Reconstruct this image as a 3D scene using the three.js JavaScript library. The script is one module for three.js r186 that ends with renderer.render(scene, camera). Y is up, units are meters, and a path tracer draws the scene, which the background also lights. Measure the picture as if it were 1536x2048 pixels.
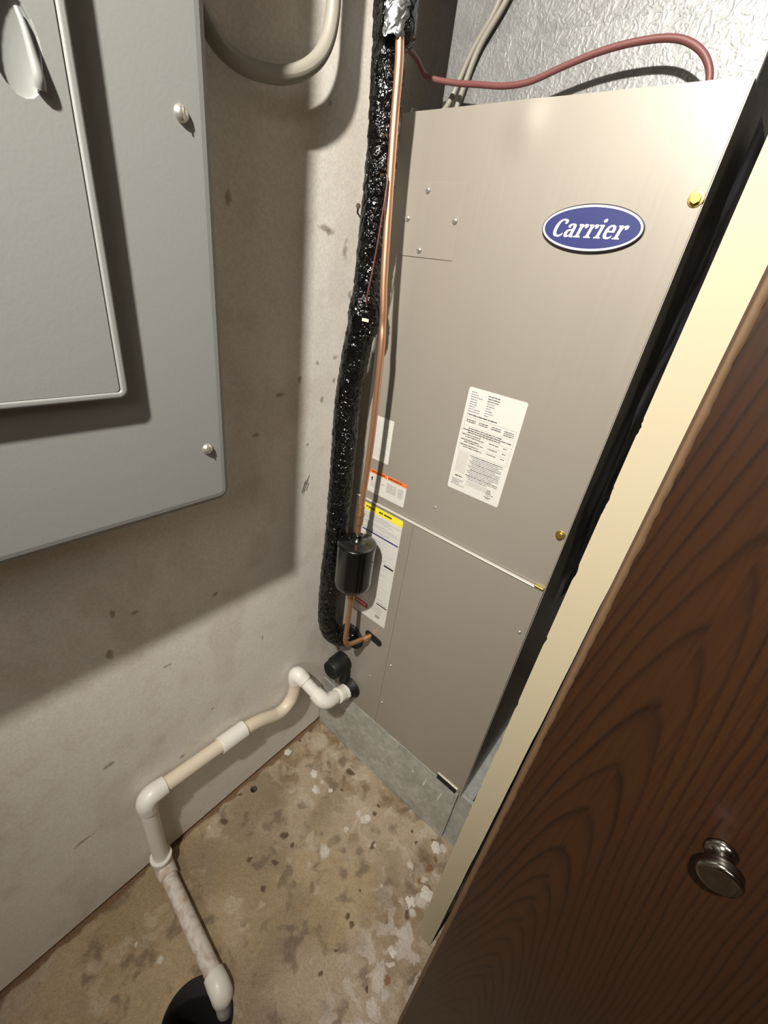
import * as THREE from 'three';
import { RoundedBoxGeometry } from 'three/addons/geometries/RoundedBoxGeometry.js';
import { mergeGeometries } from 'three/addons/utils/BufferGeometryUtils.js';
import { FontLoader } from 'three/addons/loaders/FontLoader.js';
import { RectAreaLightUniformsLib } from 'three/addons/lights/RectAreaLightUniformsLib.js';
import { TextGeometry } from 'three/addons/geometries/TextGeometry.js';

// ---------------------------------------------------------------- camera, light, exposure
RectAreaLightUniformsLib.init();
const scene = new THREE.Scene();
scene.background = new THREE.Color(0x000000);
const camera = new THREE.PerspectiveCamera(101.02, 1536 / 2048, 0.02, 30);
camera.position.set(0, 1.075, 0);
camera.setRotationFromMatrix(new THREE.Matrix4().makeBasis(
  new THREE.Vector3(0.75905, 0.13232, -0.63745),
  new THREE.Vector3(-0.40202, 0.86541, -0.29908),
  new THREE.Vector3(0.51208, 0.48328, 0.71008)));
scene.add(camera);
const renderer = new THREE.WebGLRenderer({ antialias: true });
renderer.toneMapping = THREE.LinearToneMapping;
renderer.toneMappingExposure = 1.0;
renderer.shadowMap.enabled = true;
const LAMP = new THREE.Vector3(-0.08, 1.72, 0.41);             // unseen headlamp above and behind the viewer, shown as a hanging reflector
const LAMP_COLOR = new THREE.Color().setRGB(1.0, 0.955, 0.885);
const LAMP_CANDELA = 9.6;
const FILL_COLOR = new THREE.Color().setRGB(1.0, 0.93, 0.87), FILL_NITS = 21;                // added fill light, no such lamp known
const LAMP_AIM = new THREE.Vector3(-0.24, 1.14, -0.537);

// ---------------------------------------------------------------- helpers
let seed = 7;
const rnd = () => { seed = (seed * 16807) % 2147483647; return seed / 2147483647; };
const clamp = (v, a = 0, b = 1) => Math.min(b, Math.max(a, v));
const sstep = (a, b, v) => { const t = clamp((v - a) / (b - a)); return t * t * (3 - 2 * t); };
const mix = (a, b, t) => a + (b - a) * t;
const mix3 = (a, b, t) => [mix(a[0], b[0], t), mix(a[1], b[1], t), mix(a[2], b[2], t)];
function hash(i, j) { let h = (i * 374761393 + j * 668265263) | 0; h = Math.imul(h ^ (h >>> 13), 1274126177); h ^= h >>> 16; return (h >>> 0) / 4294967295; }
function noise(x, y) {
  const i = Math.floor(x), j = Math.floor(y); let u = x - i, v = y - j; u = u * u * (3 - 2 * u); v = v * v * (3 - 2 * v);
  return mix(mix(hash(i, j), hash(i + 1, j), u), mix(hash(i, j + 1), hash(i + 1, j + 1), u), v);
}
function fbm(x, y, o = 4) { let a = 0.5, s = 0, n = 0; for (let k = 0; k < o; k++) { s += a * noise(x, y); n += a; a *= 0.5; x = x * 2.03 + 17.1; y = y * 2.03 + 5.7; } return s / n; }
function tex(w, h, fn, srgb = true) {                          // fn(u, v) -> [r, g, b] 0..255 (v up)
  const d = new Uint8Array(w * h * 4);
  for (let j = 0; j < h; j++) for (let i = 0; i < w; i++) {
    const c = fn((i + 0.5) / w, (j + 0.5) / h), k = (j * w + i) * 4;
    d[k] = clamp(c[0], 0, 255); d[k + 1] = clamp(c[1], 0, 255); d[k + 2] = clamp(c[2], 0, 255); d[k + 3] = 255;
  }
  const t = new THREE.DataTexture(d, w, h); t.magFilter = THREE.LinearFilter; t.minFilter = THREE.LinearMipmapLinearFilter; t.generateMipmaps = true;
  t.wrapS = t.wrapT = THREE.RepeatWrapping; if (srgb) t.colorSpace = THREE.SRGBColorSpace; t.needsUpdate = true; return t;
}
const M = (color, roughness = 0.6, metalness = 0, extra = {}) => new THREE.MeshPhysicalMaterial({ color, roughness, metalness, ...extra });
const names = new Map();
const numbered = (n) => { const k = names.get(n) || 0; names.set(n, k + 1); return k ? `${n}_${String(k).padStart(3, '0')}` : n; };
function mesh(name, geo, m, parent) {
  const o = new THREE.Mesh(geo, m); o.name = name; o.castShadow = o.receiveShadow = true; parent.add(o); return o;
}
function thing(name, label, category, pos = [0, 0, 0], group) {
  const g = new THREE.Group(); g.name = numbered(name); g.position.set(...pos); g.userData = { label, category };
  if (group) g.userData.group = group; scene.add(g); return g;
}
function struct(name, geo, m, label, category) {
  const o = mesh(name, geo, m, scene); o.userData = { kind: 'structure', label, category }; return o;
}
const P = (parent, name, geo, m, label) => { const o = mesh(name, geo, m, parent); if (label) o.userData.label = label; return o; };
function rel(geo, parent) { const p = parent.isGroup ? parent.position : parent.parent.position; geo.translate(-p.x, -p.y, -p.z); return geo; }   // world-space geometry into a thing's frame
function box(x0, x1, y0, y1, z0, z1, r = 0, seg = 2) {
  const w = Math.abs(x1 - x0), h = Math.abs(y1 - y0), d = Math.abs(z1 - z0);
  const g = r ? new RoundedBoxGeometry(w, h, d, seg, Math.min(r, w / 2.01, h / 2.01, d / 2.01)) : new THREE.BoxGeometry(w, h, d);
  g.translate((x0 + x1) / 2, (y0 + y1) / 2, (z0 + z1) / 2); return metreUV(g);
}
function metreUV(g) {                                          // uv in metres from the dominant normal
  const p = g.attributes.position, n = g.attributes.normal, uv = new Float32Array(p.count * 2);
  for (let i = 0; i < p.count; i++) {
    const ax = Math.abs(n.getX(i)), ay = Math.abs(n.getY(i)), az = Math.abs(n.getZ(i));
    let u, v; if (ax >= ay && ax >= az) { u = p.getZ(i); v = p.getY(i); } else if (ay >= az) { u = p.getX(i); v = p.getZ(i); } else { u = p.getX(i); v = p.getY(i); }
    uv[2 * i] = u; uv[2 * i + 1] = v;
  }
  g.setAttribute('uv', new THREE.BufferAttribute(uv, 2)); return g;
}
const V = (a) => new THREE.Vector3(...a);
function smooth(pts, n = 120) { return new THREE.CatmullRomCurve3(pts.map(V), false, 'centripetal').getSpacedPoints(n); }
function fillet(pts, r, k = 8) {                               // polyline with rounded corners
  const p = pts.map(V), out = [p[0]];
  for (let i = 1; i < p.length - 1; i++) {
    const a = p[i].clone().sub(p[i - 1]), b = p[i + 1].clone().sub(p[i]); const la = a.length(), lb = b.length(); a.normalize(); b.normalize();
    const rr = Math.min(r, la * 0.49, lb * 0.49), A = p[i].clone().addScaledVector(a, -rr), B = p[i].clone().addScaledVector(b, rr);
    for (let j = 0; j <= k; j++) { const t = j / k; out.push(A.clone().multiplyScalar((1 - t) * (1 - t)).addScaledVector(p[i], 2 * t * (1 - t)).addScaledVector(B, t * t)); }
  }
  out.push(p[p.length - 1]); return out;
}
function sweep(pts, rad, m = 20, disp = null, cap = true) {     // tube along points; rad number or fn(t, metres); disp fn(metres, angle)
  const n = pts.length, pos = [], uv = [], idx = []; let len = 0; const L = [0];
  for (let i = 1; i < n; i++) { len += pts[i].distanceTo(pts[i - 1]); L.push(len); }
  const T = pts.map((p, i) => pts[Math.min(i + 1, n - 1)].clone().sub(pts[Math.max(i - 1, 0)]).normalize());
  let N = new THREE.Vector3(0, 0, 1); if (Math.abs(T[0].z) > 0.8) N.set(1, 0, 0); N.addScaledVector(T[0], -N.dot(T[0])).normalize();
  for (let i = 0; i < n; i++) {
    N.addScaledVector(T[i], -N.dot(T[i])).normalize(); const B = T[i].clone().cross(N);
    const r = typeof rad === 'function' ? rad(L[i] / len, L[i]) : rad;
    for (let j = 0; j <= m; j++) {
      const a = (j / m) * Math.PI * 2, q = r + (disp ? disp(L[i], a) : 0);
      pos.push(pts[i].x + q * (Math.cos(a) * N.x + Math.sin(a) * B.x), pts[i].y + q * (Math.cos(a) * N.y + Math.sin(a) * B.y), pts[i].z + q * (Math.cos(a) * N.z + Math.sin(a) * B.z));
      uv.push((j / m) * 2 * Math.PI * r, L[i]);
    }
  }
  const w = m + 1;
  for (let i = 0; i < n - 1; i++) for (let j = 0; j < m; j++) { const a = i * w + j, b = a + w; idx.push(a, a + 1, b, a + 1, b + 1, b); }
  if (cap) for (const e of [0, n - 1]) {
    const c = pos.length / 3; pos.push(pts[e].x, pts[e].y, pts[e].z); uv.push(0, 0);
    const s = pos.length / 3; for (let j = 0; j <= m; j++) { const k = e * w + j; pos.push(pos[3 * k], pos[3 * k + 1], pos[3 * k + 2]); uv.push(0, 0); }
    for (let j = 0; j < m; j++) e ? idx.push(c, s + j, s + j + 1) : idx.push(c, s + j + 1, s + j);
  }
  const g = new THREE.BufferGeometry(); g.setAttribute('position', new THREE.Float32BufferAttribute(pos, 3)); g.setAttribute('uv', new THREE.Float32BufferAttribute(uv, 2));
  g.setIndex(idx); g.computeVertexNormals(); return g;
}
function lathe(prof, seg = 28) { return new THREE.LatheGeometry(prof.map(([r, y]) => new THREE.Vector2(r, y)), seg); }
function orient(g, dir, at) {                                   // a geometry along +y turned to dir and moved to at
  g.applyQuaternion(new THREE.Quaternion().setFromUnitVectors(new THREE.Vector3(0, 1, 0), V(dir).normalize())); g.translate(...at); return g;
}
function rrect(x0, x1, y0, y1, r, S = THREE.Shape) {
  const s = new S(); s.moveTo(x0 + r, y0); s.lineTo(x1 - r, y0); s.absarc(x1 - r, y0 + r, r, -Math.PI / 2, 0); s.lineTo(x1, y1 - r); s.absarc(x1 - r, y1 - r, r, 0, Math.PI / 2);
  s.lineTo(x0 + r, y1); s.absarc(x0 + r, y1 - r, r, Math.PI / 2, Math.PI); s.lineTo(x0, y0 + r); s.absarc(x0 + r, y0 + r, r, Math.PI, 1.5 * Math.PI); return s;
}

// ---------------------------------------------------------------- coordinates of the place (metres)
const WX = -0.5;          // face of the left wall
const UZ = -0.5366;       // front face of the air handler
const UX0 = -0.452, UX1 = -0.088, UY0 = 0.180, UY1 = 1.2545;

// ---------------------------------------------------------------- surface textures
// floor: bare concrete with old glue, paint spatter, rust, dark scuffs (measured spots: x, z, radius)
const floorWhite = [[-0.497,-0.420,0.0102],[-0.400,-0.432,0.0119],[-0.375,-0.428,0.0093],[-0.369,-0.407,0.0113],[-0.343,-0.433,0.0057],[-0.474,-0.202,0.005],[-0.261,-0.447,0.0131],[-0.242,-0.444,0.0213],[-0.262,-0.399,0.0124],[-0.08,-0.521,0.0144],[-0.113,-0.444,0.0135],[-0.077,-0.449,0.0113],[-0.062,-0.418,0.0196],[-0.063,-0.386,0.0128],[-0.057,-0.353,0.0163],[-0.065,-0.318,0.0078],[-0.055,-0.277,0.0182],[-0.045,-0.246,0.0207],[-0.05,-0.306,0.0076],[-0.141,-0.378,0.0091],[-0.266,-0.343,0.0242],[-0.356,-0.04,0.0103],[-0.403,-0.023,0.0061],[-0.194,-0.423,0.01]];
const floorDark = [[-0.491,-0.500,0.011],[-0.488,-0.464,0.0079],[-0.34,-0.496,0.0122],[-0.198,-0.42,0.016],[-0.24,-0.467,0.0077],[-0.242,-0.487,0.0067],[-0.32,-0.458,0.0058],[-0.159,-0.345,0.0044],[-0.143,-0.504,0.0074],[-0.125,-0.488,0.0051],[-0.349,-0.303,0.012],[-0.327,-0.305,0.0088],[-0.366,-0.226,0.0093],[-0.325,-0.258,0.0093],[-0.466,-0.232,0.0123],[-0.304,-0.218,0.0087],[-0.159,-0.295,0.0083],[-0.144,-0.293,0.0098],[-0.142,-0.215,0.0059],[-0.069,-0.377,0.0119],[-0.065,-0.256,0.0043],[-0.486,-0.283,0.0077],[-0.141,-0.251,0.0077]];
const floorRust = [[-0.079,-0.47,0.0135],[-0.081,-0.492,0.01],[-0.07,-0.438,0.0074],[-0.081,-0.445,0.0085],[-0.106,-0.519,0.0084],[-0.041,-0.289,0.0103],[-0.494,-0.51,0.0083]];
const spot = (list, x, z, k, rag) => { let m = 0; for (const [sx, sz, r] of list) { const dx = x - sx, dz = z - sz, d = Math.sqrt(dx * dx + dz * dz) / r; if (d < 2.4) m = Math.max(m, 1 - sstep(0.55, 1.15, d * (1 - rag) + rag * 2 * d * k)); } return m; };
const FT = 1.2;
const floorTex = tex(1536, 1536, (u, v) => {
  const X0 = u * FT - 0.6, Z0 = -(v * FT - 0.3), x = X0 + 0.022 * (fbm(X0 * 34, Z0 * 34, 4) - 0.5), z = Z0 + 0.022 * (fbm(X0 * 34 + 60, Z0 * 34 + 9, 4) - 0.5), a = fbm(x * 9, z * 9, 5), b = fbm(x * 38 + 9, z * 38, 4), c = noise(x * 420, z * 420), e = fbm(x * 21 + 40, z * 21 + 3, 4);
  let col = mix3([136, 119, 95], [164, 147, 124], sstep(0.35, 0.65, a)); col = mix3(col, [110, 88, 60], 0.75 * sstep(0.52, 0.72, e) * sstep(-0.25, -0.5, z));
  col = mix3(col, [160, 138, 98], 0.45 * sstep(0.5, 0.7, fbm(x * 6 + 3, z * 6 + 8, 3)));
  col = mix3(col, [84, 70, 54], 0.45 * sstep(0.57, 0.76, b)); col = mix3(col, [192, 180, 164], 0.35 * sstep(0.6, 0.72, fbm(x * 24 + 70, z * 24, 4)));
  const k = 0.6 + 0.8 * b, k2 = 0.5 + fbm(x * 90, z * 90, 3);
  col = mix3(col, [116, 74, 36], 0.7 * spot(floorRust, x, z, k, 0.5));
  col = mix3(col, [66, 48, 32], 0.72 * spot(floorDark, x, z, k2, 0.6));
  col = mix3(col, [196, 188, 176], 0.85 * spot(floorWhite, x, z, k2, 0.7));
  const wl = X0 + 0.5 - 0.016 * (fbm(z * 45, 3, 4) - 0.3); col = mix3(col, [112, 84, 56], 0.9 * (1 - sstep(0.001, 0.006, wl)));   // old brown adhesive along the wall
  const pl = Math.abs(x + 0.065) < 0.09 ? fbm(x * 55 + 11, z * 55, 4) : 0; col = mix3(col, [184, 175, 163], 0.8 * sstep(0.5, 0.62, pl) * sstep(-0.13, -0.06, x + 0.02 * a) * sstep(-0.53, -0.45, z));   // plaster crumbs trodden in beside the post
  const g = 0.94 + 0.12 * c; return [col[0] * g, col[1] * g, col[2] * g];
});
floorTex.repeat.set(1 / FT, 1 / FT); floorTex.offset.set(0.6 / FT, 0.3 / FT);
// left wall: off-white paint, scuffs and smears at their places (z, y)
const wallMarks = [[-0.319,1.127,0.004,0.007],[-0.463,1.121,0.012,0.004],[-0.472,1.117,0.007,0.004],[-0.499,0.953,0.005,0.004],[-0.462,0.947,0.003,0.003],[-0.5,0.918,0.003,0.006],[-0.477,0.888,0.004,0.005],[-0.45,0.816,0.004,0.003],[-0.269,0.596,0.006,0.004],[-0.152,0.631,0.005,0.003],[-0.126,0.643,0.003,0.007],[-0.112,0.579,0.004,0.008],[-0.181,0.501,0.006,0.003],[-0.358,0.438,0.002,0.005],[-0.246,0.332,0.004,0.003],[-0.075,0.364,0.007,0.005],[-0.018,0.228,0.012,0.004],[-0.181,0.26,0.006,0.004],[-0.429,0.924,0.003,0.006],[-0.392,0.905,0.007,0.003],[-0.348,0.851,0.007,0.003],[-0.503,1.1,0.006,0.012],[-0.521,1.044,0.004,0.006],[-0.46,1.245,0.003,0.003]];
const WT = 1.4;
const wallTex = tex(1536, 1536, (u, v) => {
  const z = u * WT - 1.0, y = v * WT, a = fbm(z * 5 + 2, y * 5, 4), b = fbm(z * 26, y * 26 + 7, 4), c = noise(z * 500, y * 500);
  let col = mix3([214, 209, 199], [222, 217, 207], a); col = mix3(col, [186, 172, 158], 0.16 * sstep(0.56, 0.74, b));
  col = mix3(col, [176, 160, 146], 0.2 * sstep(0.58, 0.75, fbm(z * 14 + 30, y * 9, 4)));
  const k = fbm(z * 160, y * 160, 3);
  for (const [mz, my, rz, ry] of wallMarks) { const d = Math.hypot((z - mz) / rz, (y - my) / ry); if (d < 2) col = mix3(col, [122, 108, 93], 0.55 * (1 - sstep(0.4, 1.3, d + (k - 0.5) * 1.6))); }
  for (const [oz, ln, w] of [[0, 0.02, 0.0016], [0.004, 0.014, 0.0018], [-0.005, 0.009, 0.0012]]) {    // three black rubs side by side
    const t = (y - 0.733) / ln, q = z + 0.451 - oz + 0.35 * (y - 0.741); col = mix3(col, [62, 54, 47], 0.85 * (1 - sstep(0.5, 1, Math.abs(t - 0.45))) * (1 - sstep(0.5, 1.2, Math.abs(q) / w + (k - 0.5))));
  }
  const g = 0.965 + 0.07 * c; return [col[0] * g, col[1] * g, col[2] * g];
});
wallTex.repeat.set(1 / WT, 1 / WT); wallTex.offset.set(1.0 / WT, 0);
// oak veneer: straight grain with a cathedral figure
const DT = 0.8;
const woodCol = (x, y) => {
  const wob = 0.012 * (fbm(x * 14, y * 3, 3) - 0.5) + 0.004 * (fbm(x * 60, y * 9, 3) - 0.5), xx = x + wob - 0.049 - 0.018 * (0.9 - y);
  const q = y + (xx < 0 ? 8 : 10.5) * Math.sqrt(xx * xx + 0.00055) + 0.12 * (fbm(x * 8 + 4, y * 2, 3) - 0.5);
  const per = 0.047, ph = q / per + 0.9 * noise(q * 9, 2.2), fr = ph - Math.floor(ph), s = 0.5 + 0.8 * hash(Math.floor(ph), 5);
  const line = Math.pow(clamp(fr < 0.78 ? (fr - 0.25) / 0.53 : (1 - fr) / 0.22), 3.0) * clamp(s, 0, 1);
  const pore = noise(x * 1500, y * 22), fine = noise(x * 420 + 9, y * 7), broad = fbm(x * 10, y * 1.6 + 4, 3);
  let c = mix3([42, 23, 9], [60, 34, 13], broad); c = mix3(c, [20, 9, 4], 0.95 * line * (0.55 + 0.6 * pore)); c = mix3(c, [39, 20, 10], 0.35 * sstep(0.6, 0.8, pore) + 0.25 * sstep(0.55, 0.8, fine));
  return c;
};
const woodTex = tex(1024, 2048, (u, v) => woodCol(u * DT - 0.1, v * 1.6)); woodTex.repeat.set(1 / DT, 1 / 1.6); woodTex.offset.set(0.1 / DT, 0);
// galvanised sheet and crinkled foil
const galvTex = tex(512, 512, (u, v) => { const a = fbm(u * 18, v * 18, 4), b = noise(u * 60, v * 60), c = fbm(u * 5 + 3, v * 5, 3); const g = 168 + 34 * (a - 0.5) + 18 * (b - 0.5) + 30 * (c - 0.5); return [g, g + 1, g - 7]; }); galvTex.repeat.set(4, 4);
const crinkle = tex(1024, 1024, (u, v) => { const w = 26; const x = u * w + 0.9 * noise(u * 20, v * 20), y = v * w + 0.9 * noise(u * 20 + 50, v * 20); const r = 1 - Math.abs(2 * fbm(x, y, 3) - 1); const h = 255 * (0.65 * Math.pow(r, 2.2) + 0.35 * fbm(u * 90, v * 90, 3)); return [h, h, h]; }, false); crinkle.repeat.set(6, 6);
const foilTex = tex(512, 512, (u, v) => { const g = 186 + 26 * (fbm(u * 30, v * 30, 4) - 0.5) + 24 * (fbm(u * 6, v * 6, 3) - 0.5); return [g, g, g]; }); foilTex.repeat.set(3, 3);
const tapeBump = crinkle.clone(); tapeBump.repeat.set(4.5, 3.2); tapeBump.needsUpdate = true;
const fineBump = tex(512, 512, (u, v) => { const h = 255 * noise(u * 128, v * 128); return [h, h, h]; }, false); fineBump.repeat.set(5, 5);
const brushRough = tex(256, 512, (u, v) => { const g = 118 + 26 * (fbm(u * 7, v * 4, 3) - 0.5) + 16 * (noise(u * 200, v * 6) - 0.5); return [g, g, g]; }, false); brushRough.repeat.set(2.5, 1);
const grimeTex = tex(256, 512, (u, v) => { const a = fbm(u * 26, v * 34, 4), b = fbm(u * 9 + 4, v * 40, 3); const c = mix3([206, 199, 188], [172, 148, 128], 0.5 * sstep(0.42, 0.7, a) + 0.3 * sstep(0.5, 0.7, b)); return c; }); grimeTex.repeat.set(6, 3);

// ---------------------------------------------------------------- materials
const mWall = M(0xffffff, 0.82, 0, { map: wallTex, bumpMap: fineBump, bumpScale: 0.00008 });
const mPlainWall = M(0xcfc8bc, 0.85), mPanelWall = M(0x6e553e, 0.7), mCeil = M(0xa89e90, 0.9);
const mFloor = M(0xffffff, 0.75, 0, { map: floorTex, bumpMap: fineBump, bumpScale: 0.0006 });
const mCream = M(0xb1a58a, 0.6);
const mWood = M(0xffffff, 0.42, 0, { map: woodTex });
const mEdge = M(0x5e4832, 0.6, 0);
const mUnit = M(0x979085, 0.9, 0.25, { roughnessMap: brushRough });
const mGalv = M(0xffffff, 0.5, 0.2, { map: galvTex });
const mFoil = M(0xb4b4b2, 0.5, 0.6, { map: foilTex, bumpMap: crinkle, bumpScale: 0.00042 });
const mPanel = M(0x878884, 0.5, 0, { bumpMap: fineBump, bumpScale: 0.00003 });
const mScrew = M(0xc9c5bb, 0.3, 0.8), mBrass = M(0xbfa861, 0.32, 0.9);
const mTape = M(0x070708, 0.2, 0, { bumpMap: tapeBump, bumpScale: 0.0035 });
const mRubberAndSlots = M(0x0b0b0b, 0.55), mDrier = M(0x060606, 0.28, 0, { clearcoat: 0.6, clearcoatRoughness: 0.1 });  // the rubber black also paints the dark of two slots
const mCopper = M(0xe8b592, 0.35, 0.9), mCopperDull = M(0xb9906a, 0.5, 0.9);
const mSilverTape = M(0x949494, 0.3, 0.9);
const mPVC = M(0xdcd8ce, 0.35, 0), mPVCold = M(0xd2c6b0, 0.4, 0), mPVCgrime = M(0xffffff, 0.55, 0, { map: grimeTex });
const mRedCable = M(0x6b403d, 0.5), mGreyCable = M(0x7f7b70, 0.5), mConduit = M(0x8d887c, 0.5);
const mChip = M(0xc9c2b6, 0.9);
const mNickel = M(0x8a857c, 0.16, 1);

// ---------------------------------------------------------------- the setting
const LBL = {
  floor: 'bare stained concrete floor with paint spatter and a round drain hole', wl: 'off-white painted side wall carrying the grey breaker panel',
};
{
  const s = new THREE.Shape(); s.moveTo(-0.62, -4.1); s.lineTo(3.1, -4.1); s.lineTo(3.1, 1.3); s.lineTo(-0.62, 1.3); s.closePath();   // shape y = -z
  for (const [x, z, r] of [[-0.244, -0.044, 0.055], [-0.4745, -0.312, 0.0075]]) { const h = new THREE.Path(); h.absarc(x, -z, r, 0, Math.PI * 2, true); s.holes.push(h); }
  const g = new THREE.ExtrudeGeometry(s, { depth: 0.1, bevelEnabled: false, curveSegments: 40 }); g.rotateX(-Math.PI / 2); g.translate(0, -0.1, 0);
  struct('floor', g, mFloor, LBL.floor, 'floor');
}
struct('wall_left', box(-0.6, WX, 0.011, 2.4, -1.3, 4.1), mWall, LBL.wl, 'wall');
struct('wall_back', box(-0.6, 3.1, 0, 2.4, -1.3, -1.2), mPlainWall, 'plain wall at the back of the closet behind the air handler', 'wall');
struct('wall_right', box(3.0, 3.1, 0, 2.4, -1.2, 4.1), mPanelWall, 'plain brown wall on the far side of the utility room', 'wall');
struct('wall_rear', box(-0.5, 3.0, 0, 2.4, 4.0, 4.1), mPanelWall, 'plain brown wall of the utility room facing the closet', 'wall');
struct('wall_front', mergeGeometries([box(-0.5, 3.0, 2.06, 2.4, -0.36, -0.27), box(0.78, 3.0, 0, 2.06, -0.36, -0.27)]), mPanelWall, 'plain brown wall around the closet opening beside the wooden door', 'wall');
struct('ceiling', box(-0.6, 3.1, 2.4, 2.5, -1.3, 4.1), mCeil, 'flat pale ceiling over the utility room', 'ceiling');
{ // cream post with a chipped left edge
  const g = new THREE.BoxGeometry(0.03, 2.05, 0.07, 3, 900, 1), p = g.attributes.position;
  for (let i = 0; i < p.count; i++) {
    const y = p.getY(i) + 1.025, x = p.getX(i), z = p.getZ(i);
    if (x < -0.012 && z > 0) { const c = noise(y * 70, 1) > 0.72 ? 0.0013 * noise(y * 420, 4) : 0; p.setX(i, x + 0.0006 * (noise(y * 12, 8) - 0.5) + c); }
    if (x > 0.012 && z > 0) p.setX(i, x + 0.0006 * (noise(y * 30, 18) - 0.5));
  }
  g.computeVertexNormals(); g.translate(-0.0278, 1.027, -0.406);
  struct('trim_1', g, mCream, 'cream painted door post with a chipped edge beside the air handler', 'door post');
}
{ // wooden door leaf
  const d = new THREE.Group(); d.name = 'door_1'; d.userData = { kind: 'structure', label: 'dark oak veneer closet door with a small metal knob', category: 'door' }; scene.add(d);
  d.position.set(-0.001, 0, -0.255); d.rotation.z = THREE.MathUtils.degToRad(0.45); d.position.x = -0.0065 + 0.0085 * 1.05 - 0.0005;
  P(d, 'leaf', metreUV(box(0, 0.76, 0.012, 2.03, -0.035, 0, 0.0012)), mWood);
  // worn, pale lipping strip along the leading edge
  const n = 700, pos = [], idx = [];
  for (let i = 0; i <= n; i++) {
    const y = 0.012 + 2.018 * i / n, w = 0.0032 + 0.0007 * (noise(y * 260, 3) - 0.5) + 0.0005 * (noise(y * 60, 7) - 0.5);
    pos.push(-0.0035, y, -0.006, -0.0022, y, 0.0002, -0.0012, y, 0.0010, w - 0.0012, y, 0.0010, w - 0.001, y, -0.004);
  }
  for (let i = 0; i < n; i++) for (let j = 0; j < 4; j++) { const a = i * 5 + j, b = a + 5; idx.push(a, a + 1, b, a + 1, b + 1, b); }
  const g = new THREE.BufferGeometry(); g.setAttribute('position', new THREE.Float32BufferAttribute(pos, 3)); g.setIndex(idx); g.computeVertexNormals();
  P(d, 'edge_strip', g, mEdge, 'worn pale wooden edge strip');
  const k = orient(lathe([[0, 0], [0.0085, 0], [0.0088, 0.0012], [0.0078, 0.0028], [0.0052, 0.0042], [0.0048, 0.0085], [0.0062, 0.0105], [0.0108, 0.0125], [0.0118, 0.0142], [0.0112, 0.0152], [0.0116, 0.0162], [0.0117, 0.0185], [0.0104, 0.0205], [0.0078, 0.0213], [0.004, 0.0209], [0, 0.0207]], 40), [0, 0, 1], [0.113, 0.795, 0]);
  P(d, 'knob', k, mNickel, 'small round metal knob');
}

// ---------------------------------------------------------------- air handler
const AH = thing('air_handler', 'tall taupe steel air handler cabinet with a blue oval badge', 'air handler', [(UX0 + UX1) / 2, UY0, UZ]);
P(AH, 'cabinet', rel(box(UX0, UX1, UY0, UY1, -1.1, UZ - 0.0022), AH), mUnit);
const U = UZ;             // outer face of the upper panel
{ // upper panel: flat sheet with a shallow dent below the top edge
  const x0 = UX0 + 0.001, x1 = UX1 - 0.001, y0 = 0.7225, y1 = UY1, g = new THREE.BoxGeometry(x1 - x0, y1 - y0, 0.002, 90, 130, 1); g.translate((x0 + x1) / 2, (y0 + y1) / 2, U - 0.001);
  const p = g.attributes.position;
  for (let i = 0; i < p.count; i++) if (p.getZ(i) > U - 0.0005) {
    const x = p.getX(i), y = p.getY(i), d2 = ((x + 0.281) / 0.02) ** 2 + ((y - 1.236) / 0.024) ** 2;
    p.setZ(i, p.getZ(i) + 0.0024 * Math.exp(-d2) + 0.0005 * Math.exp(-(((x + 0.33) / 0.03) ** 2)) * sstep(0.9, 1.25, y));
  }
  g.computeVertexNormals(); metreUV(g); P(AH, 'upper_panel', rel(g, AH), mUnit);
}
P(AH, 'lower_panel', rel(box(-0.3195, UX1 - 0.001, UY0 + 0.003, 0.7185, U - 0.002, U + 0.003, 0.0004), AH), mUnit);
P(AH, 'connection_panel', rel(box(UX0 + 0.001, -0.3200, UY0 + 0.003, 0.7185, U - 0.002, U + 0.003, 0.0004), AH), mUnit);
P(AH, 'lit_seam_lip', rel(box(UX0 + 0.001, UX1 - 0.014, 0.7186, 0.7208, U - 0.002, U + 0.0052, 0.0009), AH), M(0xd2cdc2, 0.35, 0.3), 'folded lip between the two panels, its caught light painted pale');  // paler than the panels: light caught on the fold is painted in
const LF = U + 0.003;     // outer face of the lower panels
P(AH, 'cover_plate', rel(box(-0.4265, -0.340, 1.1035, 1.1845, U, U + 0.0011, 0.0004), AH), mUnit);
const panHead = (r, h) => lathe([[0, h], [r * 0.45, h * 0.93], [r * 0.8, h * 0.6], [r, 0.08 * h], [r, 0]], 18);
const slotHead = (r, h) => mergeGeometries([panHead(r, h), new THREE.BoxGeometry(r * 1.3, 0.0003, r * 0.2).translate(0, h, 0)]);
const hexHead = (r, h) => { const g = lathe([[0, 0.0010], [r * 1.35, 0.0010], [r * 1.45, 0.0004], [r * 1.45, 0]], 20); const hx = new THREE.CylinderGeometry(r * 0.95, r, h, 6); hx.translate(0, 0.001 + h / 2, 0); return mergeGeometries([g.toNonIndexed(), hx.toNonIndexed()]); };
for (const [x, y] of [[-0.394, 1.1765], [-0.346, 1.146], [-0.394, 1.1115], [-0.4205, 1.146]]) P(AH, 'screw', rel(orient(slotHead(0.0042, 0.0026), [0, 0, 1], [x, y, U + 0.0011]), AH), mScrew, 'small bright pan head screw');
for (const [x, y, z] of [[-0.095, 1.173, U], [-0.0965, 0.809, U]]) P(AH, 'hex_screw', rel(orient(hexHead(0.0046, 0.0035), [0, 0, 1], [x, y, z]), AH), mBrass, 'yellow zinc hex screw');
for (const [x, y] of [[-0.099, 0.633], [-0.309, 0.380], [-0.3125, 0.259]]) P(AH, 'screw', rel(orient(panHead(0.003, 0.002), [0, 0, 1], [x, y, LF]), AH), mScrew);
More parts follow.
